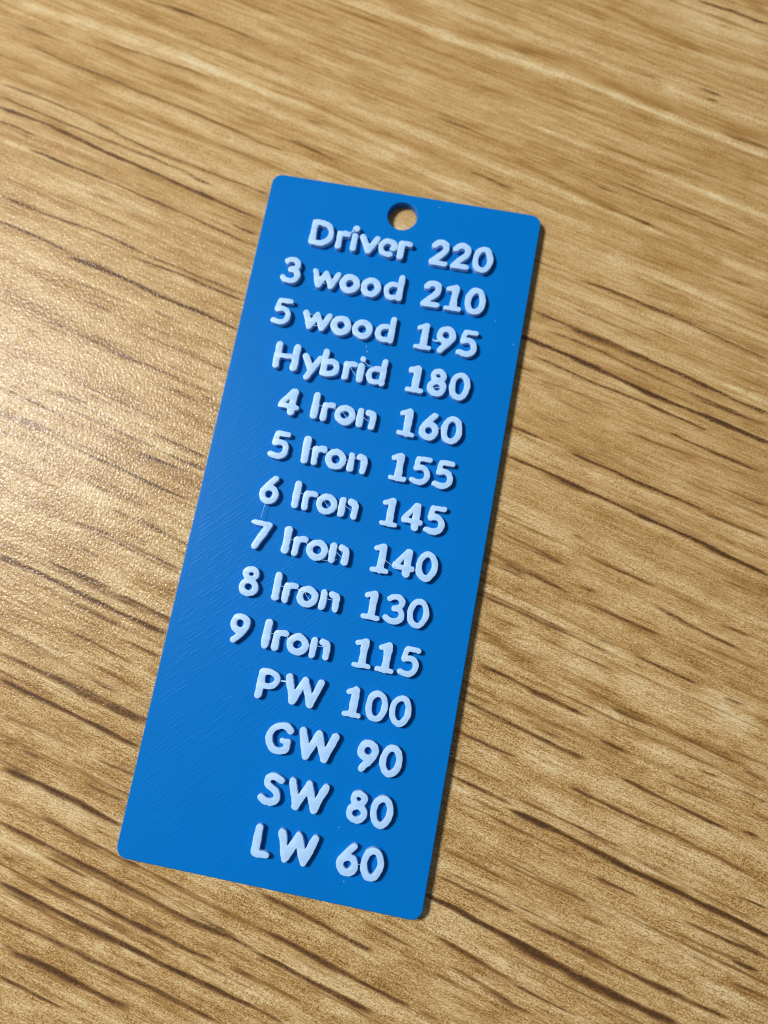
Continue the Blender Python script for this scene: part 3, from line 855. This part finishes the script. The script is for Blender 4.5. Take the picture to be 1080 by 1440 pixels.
def glyph_mesh(ch, seed):
    rng = np.random.default_rng(seed)
    r = 0.05
    xs = np.arange(-2.7, 2.701, r); ys = np.arange(-1.2, 4.2, r)
    X, Y = np.meshgrid(xs, ys)
    # shaky plastic: the strokes wander and swell a little
    k = rng.uniform(1.2, 3.2, (6, 2)) * rng.choice((-1, 1), (6, 2)); p = rng.uniform(0, 6.28, 6)
    wx = sum(np.sin(k[i, 0] * X + k[i, 1] * Y + p[i]) for i in range(3)) * 0.020
    wy = sum(np.sin(k[i, 0] * X + k[i, 1] * Y + p[i]) for i in range(3, 6)) * 0.020
    kk = rng.uniform(4.0, 9.0, (5, 2)) * rng.choice((-1, 1), (5, 2)); pp = rng.uniform(0, 6.28, 5)
    edge = sum(np.sin(kk[i, 0] * X + kk[i, 1] * Y + pp[i]) for i in range(5)) * 0.007
    F = np.full(X.shape, 9.0)
    for w, pts in GLYPH[ch]:
        w = w * rng.uniform(0.96, 1.05)
        for a, b in zip(pts[:-1], pts[1:]):
            F = np.minimum(F, seg_dist(X + wx, Y + wy, a, b) - w / 2)
    F = F + edge
    # a blob of ooze here and there on the rim
    for _ in range(rng.integers(0, 3)):
        w, pts = GLYPH[ch][rng.integers(len(GLYPH[ch]))]
        c = pts[rng.integers(len(pts))]
        a = rng.uniform(0, 6.28)
        F = np.minimum(F, np.hypot(X - c[0] - math.cos(a) * w * 0.42, Y - c[1] - math.sin(a) * w * 0.42) - rng.uniform(0.10, 0.17))
    loops = [tidy(l) for l in contours(F, xs, ys)]
    loops = [l for l in loops if len(l) >= 6]
    return outline_mesh('letter', loops, PLATE_T - 0.12, PLATE_T + LETTER_H + rng.uniform(-0.03, 0.03), 0.055, 2)


seed = 100
for row, chars in enumerate(ROWS):
    for ch, x in chars:
        seed += 1
        me = glyph_mesh(ch, seed)
        for pl in me.polygons:
            pl.use_smooth = True
        o = link('digit' if ch.isdigit() else 'letter', me, pale_blue, tag)
        o.location = (x * MM, (Y_FIRST - row * PITCH) * MM, 0)
        o['label'] = 'raised pale blue %s %s' % ('digit' if ch.isdigit() else ('capital' if ch.isupper() else 'lowercase letter'), ch)


# ------------------------------------------------------------------ wisps of plastic between the letters
def strand(row, a, b, sag=0.12, r=0.035, z=0.75, r2=None):
    y0 = Y_FIRST - row * PITCH
    bm = bmesh.new()
    n = 7
    A = Vector((a[0], a[1] + y0, PLATE_T + z)); B = Vector((b[0], b[1] + y0, PLATE_T + (b[2] if len(b) > 2 else z)))
    ax = (B - A).normalized()
    s1 = ax.cross(Vector((0, 0, 1))).normalized(); s2 = ax.cross(s1)
    rings = []
    for k in range(n):
        t = k / (n - 1)
        c = A.lerp(B, t) + s1 * sag * math.sin(math.pi * t) - Vector((0, 0, 0.1 * math.sin(math.pi * t)))
        rr = r + ((r2 or r) - r) * t
        rings.append([bm.verts.new((c + (s1 * math.cos(q * math.pi / 3) + s2 * math.sin(q * math.pi / 3)) * rr) * MM) for q in range(6)])
    for p, q in zip(rings[:-1], rings[1:]):
        for k in range(6):
            bm.faces.new((p[k], p[(k + 1) % 6], q[(k + 1) % 6], q[k]))
    bm.faces.new(rings[0][::-1]); bm.faces.new(rings[-1])
    me = bpy.data.meshes.new('strand'); bm.to_mesh(me); bm.free()
    for pl in me.polygons:
        pl.use_smooth = True
    return link('plastic_strand', me, pale_blue, tag)


strand(0, (-6.3, 2.3), (-5.7, 3.0), 0.05, 0.13)
strand(0, (-2.6, 1.7), (-1.7, 1.6), 0.05, 0.05)
strand(1, (-3.9, 1.4), (-3.0, 1.2), 0.1)
strand(1, (-9.0, 1.0), (-8.0, 0.7), -0.1, 0.05)
strand(2, (-9.2, 2.2), (-8.1, 2.1), 0.1)
strand(2, (-9.0, 0.9), (-7.4, 0.8), 0.15, 0.05)
strand(2, (-1.2, -0.5, 0.05), (-0.9, -1.4, 0.05), 0.1, 0.03, 0.05)
strand(2, (6.95, 1.55), (7.75, 1.5), 0.05, 0.10, 0.6, 0.16)
strand(3, (-1.1, 2.9), (0.3, 2.3), 0.1)
strand(3, (-2.6, 1.9), (-1.6, 0.8), 0.1, 0.03)
strand(3, (-6.6, 2.0), (-5.8, 2.1), 0.1, 0.04)
strand(3, (8.2, 0.9), (9.1, 1.2), -0.12, 0.06)
for row_ in (4, 5, 6, 7, 8, 9):
    rr = random.Random(row_)
    strand(row_, (-5.5, 2.0 + rr.uniform(-.1, .1)), (-4.8, 2.1), 0.06, 0.035)
    strand(row_, (-3.7, 2.2), (-2.7, 1.6 + rr.uniform(-.4, .2)), 0.08, 0.05)
    strand(row_, (-0.1, 1.9 + rr.uniform(-.3, .3)), (1.3, 1.2 + rr.uniform(-.4, .6)), 0.12, 0.035)
    if row_ % 2 == 0:
        strand(row_, (-2.4, 1.7), (-1.6, 0.9), 0.05, 0.03)
    else:
        strand(row_, (-1.2, 1.2), (-0.3, 1.6), 0.05, 0.04)
strand(4, (9.2, 1.6), (10.3, 1.9), 0.05, 0.035)
strand(6, (-9.4, 0.3), (-9.6, -1.9, 0.75), 0.05, 0.028)
strand(7, (6.2, 1.7), (7.7, 1.0), 0.05, 0.035)
strand(7, (-2.0, 0.3), (0.6, 0.6), 0.2, 0.03)
strand(10, (-3.3, 2.5), (-2.3, 2.55), 0.02, 0.12, 0.55)
strand(13, (9.3, 1.5), (10.5, 1.6), 0.05, 0.03)
